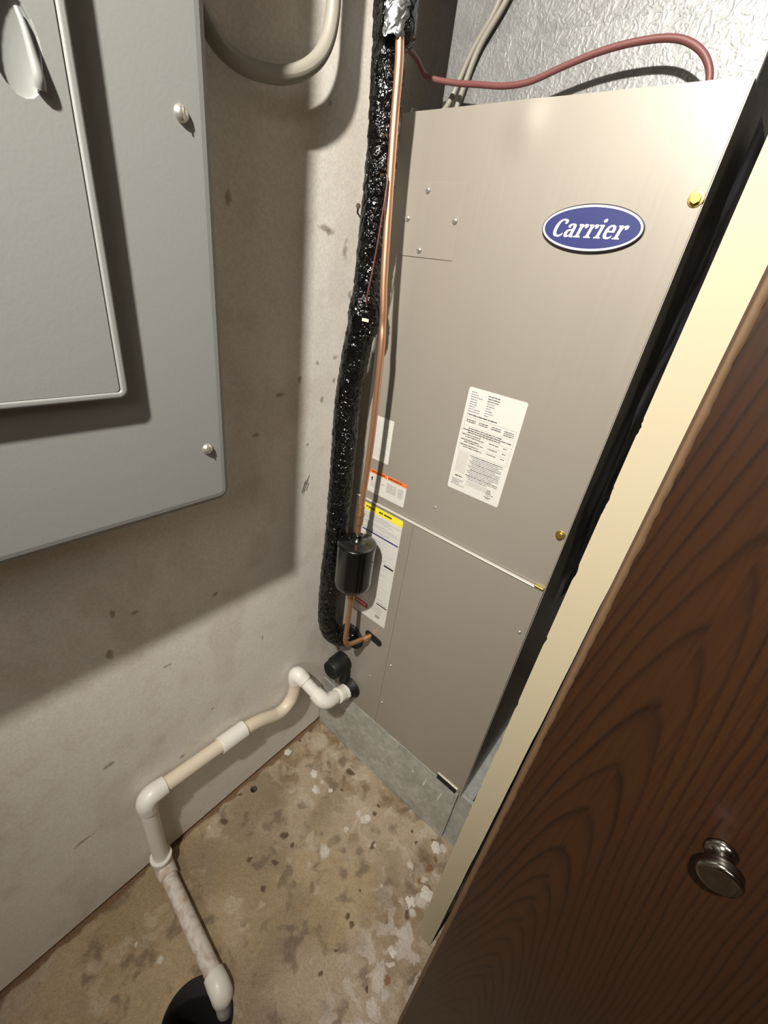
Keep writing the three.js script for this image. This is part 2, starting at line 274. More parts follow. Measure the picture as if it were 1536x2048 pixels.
P(AH, 'latch_clip', rel(box(-0.1035, -0.0895, 0.7195, 0.7235, U, U + 0.005, 0.001), AH), mBrass, 'yellow clip at the end of the panel seam');
P(AH, 'dimple', rel(orient(panHead(0.003, 0.0012), [0, 0, 1], [-0.288, 0.764, U]), AH), mUnit);
P(AH, 'dimple', rel(orient(panHead(0.0035, 0.0016), [0, 0, 1], [-0.356, 0.307, LF]), AH), mUnit);
// grip slot at the foot: a black plate paints its inner dark
P(AH, 'grip_slot_dark', rel(box(-0.146, -0.1, 0.1795, 0.1945, LF - 0.004, LF + 0.0025, 0.0015), AH), mRubberAndSlots, 'black plate painted as the dark of the grip slot');
P(AH, 'slot_lip', rel(box(-0.1465, -0.098, 0.1947, 0.1968, LF - 0.001, LF + 0.0022, 0.0006), AH), mScrew, 'bright metal slot lip');
// pipe entries
P(AH, 'pipe_grommet', rel(orient(lathe([[0.016, 0], [0.031, 0], [0.031, 0.003], [0.027, 0.006], [0.021, 0.007], [0.016, 0.004]], 32), [0, 0, 1], [-0.419, 0.382, LF]), AH), mRubberAndSlots, 'black rubber pipe grommet');
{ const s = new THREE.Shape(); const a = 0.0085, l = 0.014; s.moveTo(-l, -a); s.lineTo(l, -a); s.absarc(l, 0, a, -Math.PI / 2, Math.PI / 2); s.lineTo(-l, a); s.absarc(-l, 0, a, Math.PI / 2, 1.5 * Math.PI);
  const g = new THREE.ExtrudeGeometry(s, { depth: 0.002, bevelEnabled: false }); g.rotateZ(-0.12); g.translate(-0.362, 0.418, LF); P(AH, 'pipe_slot_dark', rel(g, AH), mRubberAndSlots, 'black oblong plate painted as the dark inside of the pipe slot'); }  // flat black plate paints the shade inside the pipe slot
P(AH, 'drain_cap', rel(orient(lathe([[0, 0.046], [0.018, 0.046], [0.022, 0.043], [0.0228, 0.03], [0.0245, 0.0285], [0.0245, 0]], 32), [0.02, 0, 1], [-0.434, 0.291, LF]), AH), mRubberAndSlots, 'round black drain cap');
P(AH, 'drain_boss', rel(orient(lathe([[0.012, 0.02], [0.018, 0.02], [0.0205, 0.018], [0.0215, 0.004], [0.0265, 0.0035], [0.0265, 0]], 32), [0, 0, 1], [-0.402, 0.229, LF]), AH), mRubberAndSlots, 'black plastic drain outlet');
P(AH, 'drain_web', rel(box(-0.43, -0.408, 0.236, 0.285, LF, LF + 0.018, 0.006), AH), mRubberAndSlots);

// badge: oval, blue field, white ring, raised lettering
{
  const cx = -0.1795, cy = 1.1462, a = 0.0517, b = 0.0212, tilt = THREE.MathUtils.degToRad(0.8);
  const ell = (A, B, S = THREE.Shape) => { const s = new S(); s.absellipse(0, 0, A, B, 0, Math.PI * 2, false); return s; };
  const place = (g, z) => { g.rotateZ(tilt); g.translate(cx, cy, z); return rel(g, AH); };
  const rim = new THREE.ExtrudeGeometry(ell(a - 0.0006, b - 0.0006), { depth: 0.0022, bevelEnabled: true, bevelSize: 0.0006, bevelThickness: 0.0006, bevelSegments: 2, curveSegments: 64 });
  const badge = P(AH, 'badge', place(rim, U + 0.0006), M(0x23252f, 0.4), 'oval blue maker badge with white lettering');
  const ringS = ell(a - 0.0012, b - 0.0012); ringS.holes.push(ell(a - 0.0032, b - 0.0031, THREE.Path));
  const sub = (n, g, m) => { const o = mesh(n, g, m, badge); return o; };
  sub('badge_ring', place(new THREE.ExtrudeGeometry(ringS, { depth: 0.0004, bevelEnabled: false, curveSegments: 64 }), U + 0.0034), M(0xe8e8ea, 0.35, 0.2));
  sub('badge_field', place(new THREE.ExtrudeGeometry(ell(a - 0.0031, b - 0.003), { depth: 0.0002, bevelEnabled: false, curveSegments: 64 }), U + 0.0034), M(0x2e3467, 0.35));
  const font = await new FontLoader().loadAsync('fonts/droid/droid_serif_bold.typeface.json');
  const t = new TextGeometry('Carrier', { font, size: 0.0158, depth: 0.0005, curveSegments: 8, bevelEnabled: false }); t.computeBoundingBox(); const bb = t.boundingBox, w = bb.max.x - bb.min.x, h = bb.max.y - bb.min.y;
  t.translate(-(bb.min.x + w / 2), -h / 2, 0); t.scale(0.0735 / w, 1, 1); t.applyMatrix4(new THREE.Matrix4().makeShear(0, 0, 0.3, 0, 0, 0));
  sub('badge_lettering', place(t, U + 0.0036), M(0xf0f0ee, 0.4));
}
// printed labels: paper sheets with print too small to read
function label(name, x0, x1, y0, y1, z, W, draw, text, r = 0.003) {
  const H = Math.round(W * (y1 - y0) / (x1 - x0)), c = document.createElement('canvas'); c.width = W; c.height = H; const q = c.getContext('2d');
  q.fillStyle = '#cac7bf'; q.fillRect(0, 0, W, H); draw(q, W, H);
  const t = new THREE.CanvasTexture(c); t.colorSpace = THREE.SRGBColorSpace; t.anisotropy = 8;
  const g = new THREE.ExtrudeGeometry(rrect(x0, x1, y0, y1, r), { depth: 0.0004, bevelEnabled: false, curveSegments: 6 }), p = g.attributes.position, uv = g.attributes.uv;
  for (let i = 0; i < p.count; i++) uv.setXY(i, (p.getX(i) - x0) / (x1 - x0), (p.getY(i) - y0) / (y1 - y0));
  g.translate(0, 0, z); return P(AH, name, rel(g, AH), M(0xffffff, 0.45, 0, { map: t }), text);
}
function greek(q, x, y, w, h, col = '#8d8b88', gap = 0.45) {          // a line of unreadable print
  q.fillStyle = col; let k = x; while (k < x + w - 2) { const l = Math.min(h * (0.8 + 3.4 * rnd()), x + w - k); q.fillRect(k, y, l, h * (0.75 + 0.25 * rnd())); k += l + h * gap; }
}
label('rating_label', -0.2755, -0.1895, 0.8085, 0.9605, U, 640, (q, W, H) => {
  const G = '#77757a', D = '#474548';
  for (let i = 0; i < 9; i++) { greek(q, 0.06 * W, (0.035 + i * 0.0215) * H, (0.1 + 0.12 * rnd()) * W, 0.009 * H, G); q.fillStyle = '#c9c7c3'; q.fillRect(0.06 * W, (0.049 + i * 0.0215) * H, 0.3 * W, 2); greek(q, 0.36 * W, (0.035 + i * 0.0215) * H, (i < 3 ? 0.2 : 0.07 + 0.12 * rnd()) * W, 0.009 * H, i < 3 ? D : G); }
  greek(q, 0.06 * W, 0.235 * H, 0.55 * W, 0.011 * H, D); q.fillStyle = D; q.fillRect(0.05 * W, 0.262 * H, 0.9 * W, 2);
  for (let c = 0; c < 4; c++) for (let r = 0; r < (c === 3 ? 3 : 2); r++) greek(q, (0.08 + c * 0.225) * W, (0.285 + r * 0.017) * H, 0.17 * W, 0.009 * H, D);
  q.fillStyle = G; q.fillRect(0.05 * W, 0.345 * H, 0.9 * W, 2);
  for (let i = 0; i < 3; i++) greek(q, (0.05 + 0.1 * (i === 1 ? 0 : 1)) * W, (0.36 + i * 0.019) * H, (i === 1 ? 0.88 : 0.6) * W, 0.010 * H, D);
  for (let b = 0; b < 3; b++) { const y = 0.425 + b * 0.05; q.fillStyle = G; q.fillRect(0.05 * W, (y - 0.006) * H, 0.9 * W, 2); greek(q, 0.06 * W, y * H, 0.34 * W, 0.009 * H, D); greek(q, 0.12 * W, (y + 0.019) * H, 0.36 * W, 0.009 * H, D); greek(q, 0.56 * W, (y + 0.012) * H, 0.17 * W, 0.009 * H, D); greek(q, 0.82 * W, (y + 0.012) * H, 0.06 * W, 0.009 * H, D); }
  q.fillStyle = G; q.fillRect(0.05 * W, 0.262 * H, 2, 0.33 * H); q.fillRect(0.95 * W, 0.262 * H, 2, 0.33 * H); q.fillRect(0.05 * W, 0.592 * H, 0.9 * W, 2);
  for (let i = 0; i < 17; i++) { greek(q, 0.07 * W, (0.605 + i * 0.0125) * H, 0.2 * W, 0.0075 * H, '#b1aaa3', 0.3); }
  for (let i = 0; i < 15; i++) { const x = 0.29 + 0.03 * ((i * 7) % 3); greek(q, x * W, (0.607 + i * 0.0165) * H, (0.9 - x - 0.25 * rnd() * (i % 3 === 2)) * W, 0.0085 * H, i % 4 ? G : D, 0.35); }
  greek(q, 0.1 * W, 0.845 * H, 0.14 * W, 0.012 * H, '#3c3a39');
  for (let i = 0; i < 5; i++) greek(q, 0.06 * W, (0.885 + i * 0.014) * H, (0.14 + 0.12 * rnd()) * W, 0.0075 * H, G);
  for (let i = 0; i < 5; i++) greek(q, 0.34 * W, (0.858 + i * 0.011) * H, (0.3 + 0.2 * rnd()) * W, 0.007 * H, '#a9a29b', 0.3);
  q.strokeStyle = '#4a4846'; q.lineWidth = 5; q.beginPath(); q.arc(0.78 * W, 0.905 * H, 0.04 * W, 0, 7); q.stroke(); q.fillStyle = '#4a4846'; q.fillRect(0.767 * W, 0.893 * H, 0.008 * W, 0.02 * H); q.fillRect(0.767 * W, 0.909 * H, 0.022 * W, 0.005 * H); q.fillRect(0.785 * W, 0.896 * H, 0.007 * W, 0.018 * H);
  greek(q, 0.72 * W, 0.942 * H, 0.12 * W, 0.007 * H, D); greek(q, 0.74 * W, 0.952 * H, 0.08 * W, 0.007 * H, D); greek(q, 0.75 * W, 0.868 * H, 0.06 * W, 0.009 * H, D); q.fillRect(0.84 * W, 0.912 * H, 0.03 * W, 0.008 * H);
}, 'tall white rating label with fine grey print');
label('wiring_label', -0.4625 + 0.031, -0.3935, 0.799, 0.8745, U, 320, (q, W, H) => {
  q.fillStyle = '#b9b8b4'; for (const y of [0.03, 0.36, 0.68]) q.fillRect(0.04 * W, y * H, 0.92 * W, 5);
  for (let i = 0; i < 26; i++) if (i % 9 !== 0) greek(q, 0.07 * W, (0.06 + i * 0.034) * H, (0.55 + 0.3 * rnd()) * W, 0.012 * H, '#a9a9a6', 0.3);
}, 'narrow white label half hidden by the copper pipe', 0.002);
label('warning_label', -0.431, -0.348, 0.736, 0.7795, U, 640, (q, W, H) => {
  q.fillStyle = '#d8733f'; q.fillRect(0, 0, W, 0.16 * H); q.fillStyle = '#8a3d1e'; greek(q, 0.06 * W, 0.05 * H, 0.36 * W, 0.06 * H, '#6d2f18', 0.3); greek(q, 0.52 * W, 0.05 * H, 0.36 * W, 0.06 * H, '#6d2f18', 0.3);
  q.fillStyle = '#efede6'; q.fillRect(0.485 * W, 0, 6, 0.16 * H);
  q.beginPath(); q.fillStyle = '#2b2a29'; q.arc(0.09 * W, 0.36 * H, 0.025 * W, 0, 7); q.fill(); q.fillRect(0.075 * W, 0.36 * H, 0.03 * W, 0.12 * H);
  for (let i = 0; i < 8; i++) { greek(q, 0.06 * W, (0.5 + i * 0.033) * H, 0.22 * W, 0.016 * H, '#9c9b98', 0.3); greek(q, 0.15 * W, (0.24 + i * 0.028) * H, 0.14 * W, 0.014 * H, '#a3a29f', 0.3); }
  for (let i = 0; i < 12; i++) { greek(q, 0.5 * W, (0.3 + i * 0.034) * H, 0.26 * W, 0.018 * H, '#8a8986', 0.3); greek(q, 0.8 * W, (0.3 + i * 0.034) * H, 0.14 * W, 0.018 * H, '#8a8986', 0.3); }
  greek(q, 0.36 * W, 0.46 * H, 0.08 * W, 0.03 * H, '#5b5a58'); greek(q, 0.74 * W, 0.9 * H, 0.08 * W, 0.02 * H, '#8a8986');
}, 'white warning label with an orange header strip', 0.002);
label('startup_label', -0.4315, -0.3405, 0.461, 0.713, LF, 640, (q, W, H) => {
  q.fillStyle = '#e6d838'; q.fillRect(0, 0, W, 0.052 * H); greek(q, 0.06 * W, 0.018 * H, 0.22 * W, 0.017 * H, '#5a5418', 0.25); greek(q, 0.4 * W, 0.018 * H, 0.1 * W, 0.017 * H, '#5a5418', 0.25); greek(q, 0.53 * W, 0.018 * H, 0.2 * W, 0.017 * H, '#5a5418', 0.25);
  for (let i = 0; i < 11; i++) if (i !== 4 && i !== 8) greek(q, 0.05 * W, (0.068 + i * 0.0125) * H, (0.6 + 0.34 * rnd()) * W, 0.0062 * H, '#a5a4a6', 0.25);
  q.fillStyle = '#2a2a6c'; q.fillRect(0.03 * W, 0.21 * H, 0.95 * W, 0.011 * H);
  for (let i = 0; i < 44; i++) if (i % 9 !== 7) greek(q, (0.05 + 0.02 * (i % 2)) * W, (0.245 + i * 0.0125) * H, (0.45 + 0.45 * rnd()) * W, 0.0058 * H, '#b7b5b2', 0.25);
  q.fillStyle = '#161616'; q.fillRect(0.72 * W, 0.425 * H, 0.25 * W, 0.014 * H); q.fillRect(0.68 * W, 0.805 * H, 0.3 * W, 0.01 * H);
  greek(q, 0.7 * W, 0.79 * H, 0.24 * W, 0.006 * H, '#6a6967');
  q.fillStyle = '#b23a3c'; q.fillRect(0.04 * W, 0.875 * H, 0.42 * W, 0.05 * H); greek(q, 0.1 * W, 0.892 * H, 0.3 * W, 0.016 * H, '#e9c9c4', 0.3);
  for (let i = 0; i < 6; i++) greek(q, 0.52 * W, (0.835 + i * 0.0125) * H, 0.34 * W, 0.006 * H, '#a5a4a2', 0.25); greek(q, 0.7 * W, 0.92 * H, 0.12 * W, 0.03 * H, '#8f8d8b', 0.1);
}, 'long white instruction label with a yellow header', 0.003);

// ---------------------------------------------------------------- galvanised stand and plenum
const BS = thing('equipment_stand', 'dull galvanised sheet metal stand carrying the air handler', 'stand', [-0.28, 0, -0.8]);
{
  P(BS, 'front_sheet', rel(box(-0.496, -0.094, 0.001, 0.1785, -0.5395, U + 0.0012, 0.0006), BS), mGalv);
  P(BS, 'side_sheet', rel(box(-0.0935, -0.062, 0.001, 0.1775, -0.548, U - 0.004, 0.0006), BS), mGalv, 'folded grey end of the stand');
  P(BS, 'body', rel(box(-0.494, -0.066, 0.001, 0.177, -1.08, -0.549), BS), mGalv);
  for (const [x, y, h] of [[-0.168, 0.128, 0.03], [-0.128, 0.125, 0.034], [-0.2, 0.13, 0.012]]) { const g = new THREE.PlaneGeometry(0.004, h, 3, 8), p = g.attributes.position; for (let i = 0; i < p.count; i++) p.setX(i, p.getX(i) * (0.4 + 0.9 * noise(p.getY(i) * 160 + 9, x * 90)) + 0.12 * p.getY(i)); g.translate(x, y, U + 0.0014); P(BS, 'sealant_smear', rel(g, BS), mChip, 'whitish smear of sealant'); }
}
const PL = thing('supply_plenum', 'silver foil-faced supply duct rising above the air handler', 'duct', [-0.27, UY1, -0.85]);
P(PL, 'duct_shell', rel(box(-0.447, -0.097, UY1 + 0.001, 2.38, -1.1, -0.609, 0.002), PL), mFoil);
// dark insulation flap in the slot beside the unit
{
  const g = new THREE.PlaneGeometry(0.2, 0.62, 16, 40), p = g.attributes.position;
  for (let i = 0; i < p.count; i++) { const x = p.getX(i), y = p.getY(i); p.setZ(i, 0.006 * noise(x * 22 + 3, y * 9) + 0.004 * noise(x * 60, y * 24)); if (x < -0.06) p.setX(i, x + 0.05 * (noise(y * 9, 4) - 0.4)); }
  g.rotateY(Math.PI / 2); g.computeVertexNormals(); g.translate(UX1 + 0.002, 0.94, -0.72);
  const t = thing('insulation_flap', 'loose dark grey insulation flap in the gap beside the air handler', 'insulation', [UX1, 0.63, -0.72]);
  P(t, 'sheet', rel(g, t), M(0x6a6670, 0.6, 0.1, { side: THREE.DoubleSide }));
}

// ---------------------------------------------------------------- refrigerant lines
{
  const ctr = [[-0.446, 1.62, -0.485], [-0.445, 1.5, -0.485], [-0.444, 1.351, -0.485], [-0.442, 1.329, -0.485], [-0.439, 1.307, -0.485], [-0.437, 1.283, -0.485], [-0.434, 1.232, -0.485], [-0.432, 1.176, -0.485], [-0.434, 1.114, -0.485], [-0.435, 1.068, -0.485], [-0.437, 1.018, -0.485], [-0.443, 0.976, -0.485], [-0.451, 0.9, -0.485], [-0.450, 0.817, -0.485], [-0.449, 0.723, -0.485], [-0.450, 0.616, -0.485], [-0.454, 0.49, -0.485], [-0.452, 0.435, -0.487], [-0.443, 0.398, -0.496], [-0.430, 0.384, -0.514], [-0.419, 0.382, -0.534]];
  const pts = smooth(ctr, 720), tot = 1.3;
  const t = thing('suction_line', 'thick black insulated pipe wound with shiny wrinkled tape', 'pipe', [-0.452, 0.38, -0.485]);
  const wr = (l, a) => { const s = l / 0.017 + a / (2 * Math.PI), f = s - Math.floor(s); const k = fbm(a * 1.4 + 3 * Math.floor(s), l * 120, 3); return 0.0007 * f * (0.6 + 0.8 * noise(a * 2, Math.floor(s))) + 0.0018 * (k - 0.5) + 0.0008 * (noise(a * 3.0, l * 230) - 0.5); };
  P(t, 'taped_sleeve', rel(sweep(pts, (u, l) => (l < 0.58 ? 0.0178 : 0.0196) + 0.0012 * noise(l * 18, 2), 48, wr), t), mTape);
  // joint wrap around both lines at mid height, and the upper wrap at the top
  const wp = smooth([[-0.432, 1.052, -0.484], [-0.432, 1.03, -0.483], [-0.434, 1.0, -0.483]], 60);
  P(t, 'joint_wrap', rel(sweep(wp, (u) => 0.0196 + 0.0035 * Math.sin(Math.PI * u), 40, (l, a) => 0.005 * (fbm(a * 1.8, l * 110, 4) - 0.5) + 0.002 * (noise(a * 4, l * 300) - 0.5)), t), mTape);
  const tp = smooth([[-0.432, 1.62, -0.482], [-0.431, 1.42, -0.482], [-0.430, 1.33, -0.482], [-0.427, 1.284, -0.482]], 120);
  P(t, 'top_wrap', rel(sweep(tp, (u) => 0.0235 - 0.001 * u - 0.012 * sstep(0.955, 1, u), 44, (l, a) => 0.0035 * (fbm(a * 1.7 + 9, l * 60, 4) - 0.5) + 0.0022 * (fbm(a * 4, l * 160, 3) - 0.5)), t), mTape);
  // silver tape patch on the upper wrap
  const n = 26, m = 12, pos = [], idx = [];
  for (let i = 0; i <= n; i++) for (let j = 0; j <= m; j++) {
    const y = 1.292 + 0.036 * i / n + 0.004 * (noise(j * 0.9, 3) - 0.5), a0 = 0.25 + 0.25 * noise(i * 0.5, 1), a = mix(a0, 1.28 + 0.2 * noise(i * 0.4, 9), j / m), r = 0.0243 + 0.0030 * (fbm(j * 0.9, i * 0.55, 3) - 0.4);
    pos.push(-0.429 + r * Math.cos(a), y, -0.482 + r * Math.sin(a));
  }
  for (let i = 0; i < n; i++) for (let j = 0; j < m; j++) { const a = i * (m + 1) + j, b = a + m + 1; idx.push(a, b, a + 1, a + 1, b, b + 1); }
  const g = new THREE.BufferGeometry(); g.setAttribute('position', new THREE.Float32BufferAttribute(pos, 3)); g.setIndex(idx); g.computeVertexNormals();
  P(t, 'silver_tape', rel(g, t), (() => { const q = mSilverTape.clone(); q.side = THREE.DoubleSide; return q; })(), 'crumpled silver foil tape patch');
  P(t, 'tag', rel(box(-0.4165, -0.405, 1.019, 1.023, -0.462, -0.4605, 0.0005).rotateZ(0), t), M(0xd9d2b4, 0.5), 'small pale scrap of tape');
}
{
  const t = thing('liquid_line', 'thin bright copper pipe running down beside the black pipe', 'pipe', [-0.39, 0.4, -0.477]);
  const up = smooth([[-0.414, 1.30, -0.472], [-0.412, 1.278, -0.474], [-0.411, 1.229, -0.476], [-0.405, 1.145, -0.476], [-0.398, 1.071, -0.475], [-0.394, 1.035, -0.476], [-0.393, 1.018, -0.477], [-0.390, 1.0, -0.476], [-0.388, 0.947, -0.476], [-0.3875, 0.857, -0.477], [-0.390, 0.77, -0.477], [-0.391, 0.738, -0.477]], 200);
  P(t, 'pipe', rel(sweep(up, 0.0049, 18), t), mCopper);
  P(t, 'joint', rel(orient(lathe([[0.005, 0.0], [0.0062, 0.003], [0.0066, 0.012], [0.0058, 0.017], [0.0072, 0.019], [0.0072, 0.024], [0.006, 0.026], [0.0058, 0.038], [0.005, 0.04]], 20), [0, 1, 0], [-0.3915, 0.702, -0.477]), t), mCopperDull, 'brazed copper joint');
  P(t, 'pipe', rel(sweep(smooth([[-0.391, 0.74, -0.477], [-0.392, 0.70, -0.477], [-0.392, 0.675, -0.477]], 12), 0.0049, 16), t), mCopperDull);
  const low = fillet([[-0.389, 0.575, -0.477], [-0.389, 0.53, -0.477], [-0.378, 0.434, -0.4605], [-0.369, 0.42, -0.5365]], 0.022);
  P(t, 'pipe', rel(sweep(low, 0.0049, 16), t), mCopperDull);
  P(t, 'joint', rel(orient(lathe([[0.005, 0], [0.0066, 0.002], [0.0066, 0.016], [0.0078, 0.018], [0.0078, 0.024], [0.006, 0.026]], 20), [0, 1, 0], [-0.389, 0.538, -0.477]), t), mCopperDull);
  P(t, 'coupling', rel(orient(lathe([[0.005, 0], [0.006, 0.001], [0.006, 0.02], [0.005, 0.021]], 20), [0.1, -0.16, -0.98], [-0.3715, 0.4235, -0.508]), t), mCopper);
  const f = thing('filter_drier', 'glossy black cylindrical canister set in the copper pipe', 'filter drier', [-0.3905, 0.565, -0.477]);
  P(f, 'canister', orient(lathe([[0, -0.012], [0.008, -0.011], [0.0095, -0.004], [0.019, -0.001], [0.0275, 0.004], [0.033, 0.012], [0.0338, 0.02], [0.0338, 0.096], [0.0346, 0.0975], [0.0346, 0.1005], [0.0335, 0.102], [0.029, 0.1045], [0.02, 0.107], [0.0095, 0.109], [0.0085, 0.119], [0.006, 0.121], [0, 0.121]], 48), [-0.005, 1, 0], [0, 0, 0]), mDrier);
  const w = thing('red_wire', 'thin dull red wire tucked along the black taped pipe', 'wire', [-0.4, 1.05, -0.46]);
  P(w, 'strand', rel(sweep(smooth([[-0.404, 1.175, -0.468], [-0.4015, 1.153, -0.4635], [-0.4025, 1.133, -0.4625], [-0.404, 1.107, -0.4615], [-0.4065, 1.08, -0.4605], [-0.409, 1.052, -0.4585], [-0.412, 1.04, -0.461]], 60), 0.0012, 8), w), M(0x562a22, 0.5));
}
// thermostat cable looping over the plenum into the cabinet
{
  const t = thing('thermostat_cable', 'dull red cable looping across the foil duct into the cabinet top', 'cable', [-0.3, 1.28, -0.58]);
  P(t, 'sheath', rel(sweep(smooth([[-0.425, 1.40, -0.470], [-0.424, 1.36, -0.462], [-0.418, 1.33, -0.461], [-0.428, 1.305, -0.487], [-0.442, 1.303, -0.54], [-0.449, 1.299, -0.572], [-0.418, 1.293, -0.58], [-0.374, 1.287, -0.58], [-0.34, 1.283, -0.58], [-0.31, 1.284, -0.58], [-0.273, 1.293, -0.58], [-0.239, 1.3, -0.58], [-0.207, 1.303, -0.58], [-0.176, 1.302, -0.58], [-0.158, 1.297, -0.58], [-0.142, 1.287, -0.58], [-0.132, 1.274, -0.58], [-0.128, 1.258, -0.58], [-0.127, 1.245, -0.58]], 240), 0.0031, 12), t), mRedCable);
}
// two grey cables slanting down the face of the plenum
for (const [pts, lab] of [
  [[[-0.33, 1.47, -0.602], [-0.381, 1.367, -0.602], [-0.389, 1.352, -0.602], [-0.406, 1.329, -0.602], [-0.419, 1.303, -0.602], [-0.426, 1.285, -0.6], [-0.430, 1.269, -0.590], [-0.437, 1.2585, -0.565], [-0.444, 1.258, -0.545]], 'pale grey cable slanting over the duct and curling on the cabinet corner'],
  [[[-0.32, 1.47, -0.602], [-0.372, 1.366, -0.602], [-0.399, 1.328, -0.602], [-0.411, 1.296, -0.602], [-0.416, 1.28, -0.602], [-0.420, 1.262, -0.6], [-0.424, 1.2565, -0.585]], 'pale grey cable lying against the foil duct, beside its curling twin']]) {
  const t = thing('grey_cable', lab, 'cable', [-0.4, 1.26, -0.6], 'grey cables on the duct'); P(t, 'sheath', rel(sweep(smooth(pts, 90), 0.0034, 12), t), mGreyCable);
}
// ---------------------------------------------------------------- breaker panel on the left wall
{
  const t = thing('breaker_panel', 'grey steel electrical breaker panel mounted on the off-white wall', 'electrical panel', [WX, 0.83, -0.06]);
  const turn = (g) => { g.rotateY(Math.PI / 2); return g; };           // shape (x, y) -> world (-x = z): shape x = -z
  const X = (s, d, o, x) => { const g = new THREE.ExtrudeGeometry(s, { depth: d, curveSegments: 10, ...o }); turn(g); g.translate(x, 0, 0); return g; };
  P(t, 'enclosure', rel(X(rrect(-0.103, 0.236, 0.838, 1.586, 0.004), 0.088, { bevelEnabled: false }, WX), t), mPanel);
  P(t, 'cover', rel(X(rrect(-0.11, 0.234, 0.835, 1.59, 0.003), 0.004, { bevelEnabled: true, bevelSize: 0.011, bevelThickness: 0.0085, bevelSegments: 4 }, -0.4125), t), mPanel);
  const F = -0.400;
  const ring = rrect(-0.0478, 0.1443, 0.9588, 1.4458, 0.006); ring.holes.push(rrect(-0.046, 0.1425, 0.9605, 1.444, 0.004, THREE.Path));
  P(t, 'door_frame', rel(X(ring, 0.009, { bevelEnabled: true, bevelSize: 0.0024, bevelThickness: 0.0034, bevelSegments: 5 }, F), t), mPanel);
  P(t, 'door_pan', rel(X(rrect(-0.048, 0.1445, 0.9585, 1.446, 0.004), 0.001, { bevelEnabled: false }, F), t), mPanel);
  const leaf = rrect(-0.0425, 0.1395, 0.9625, 1.4415, 0.003), rec = new THREE.Path(); rec.absellipse(0.1155, 1.1615, 0.0135, 0.0235, 0, Math.PI * 2, true, 0); leaf.holes.push(rec);
  const dr = P(t, 'door', rel(X(leaf, 0.0103, { bevelEnabled: true, bevelSize: 0.0008, bevelThickness: 0.0012, bevelSegments: 2 }, F + 0.0002), t), mPanel);
  const dish = new THREE.SphereGeometry(1, 28, 12, 0, Math.PI * 2, 0, Math.PI / 2); dish.scale(0.0145, 0.0046, 0.0245); dish.rotateZ(Math.PI / 2); const dm = mPanel.clone(); dm.side = THREE.DoubleSide;
  { const g = dish; const p = g.attributes.position; for (let i = 0; i < p.count; i++) { const a = p.getY(i); p.setXYZ(i, -Math.abs(p.getX(i)), p.getZ(i), a); } g.computeVertexNormals(); g.translate(F + 0.0110, 1.1615, -0.1155); const o = mesh('finger_recess', rel(g, t), dm, dr); }
  { const g = sweep(smooth([[F + 0.0103, 1.178, -0.1205], [F + 0.0123, 1.171, -0.1218], [F + 0.0136, 1.158, -0.1232], [F + 0.0140, 1.149, -0.1238], [F + 0.0123, 1.1455, -0.1238]], 30), (u) => 0.0013 + 0.0022 * u, 16); const o = mesh('latch_handle', rel(g, t), mPanel, dr); o.userData.label = 'smooth grey latch handle'; }
  for (const [y, z] of [[1.161, -0.2185], [0.891, -0.2195]]) P(t, 'screw', rel(orient(slotHead(0.0058, 0.0042), [1, 0, 0], [F, y, z]), t), mScrew, 'domed cover screw');
}
{ // cable leaving the panel in a loop
  const t = thing('conduit_loop', 'grey sheathed cable looping out from behind the breaker panel', 'cable', [-0.467, 1.23, -0.35]);
  P(t, 'sheath', rel(sweep(smooth([[-0.474, 1.283, -0.238], [-0.474, 1.266, -0.262], [-0.474, 1.255, -0.279], [-0.474, 1.245, -0.288], [-0.474, 1.235, -0.3], [-0.474, 1.23, -0.323], [-0.474, 1.233, -0.351], [-0.474, 1.238, -0.371], [-0.474, 1.251, -0.398], [-0.474, 1.269, -0.419], [-0.474, 1.287, -0.429], [-0.474, 1.306, -0.433], [-0.474, 1.325, -0.433], [-0.474, 1.36, -0.433], [-0.474, 1.5, -0.433], [-0.474, 2.39, -0.433]], 220), 0.0077, 20), t), mConduit);
}
// nail stub in the wall beside the pipe
{ const t = thing('nail', 'short rusty nail in the wall beside the black pipe', 'nail', [WX, 1.147, -0.52]);
  P(t, 'shank', rel(orient(lathe([[0, 0], [0.0014, 0], [0.0014, 0.02], [0.0032, 0.02], [0.0032, 0.0215], [0, 0.022]], 10), [0.5, 0.25, 0.5], [WX - 0.002, 1.1465, -0.524]), t), M(0x4a3a2c, 0.7, 0.4)); }

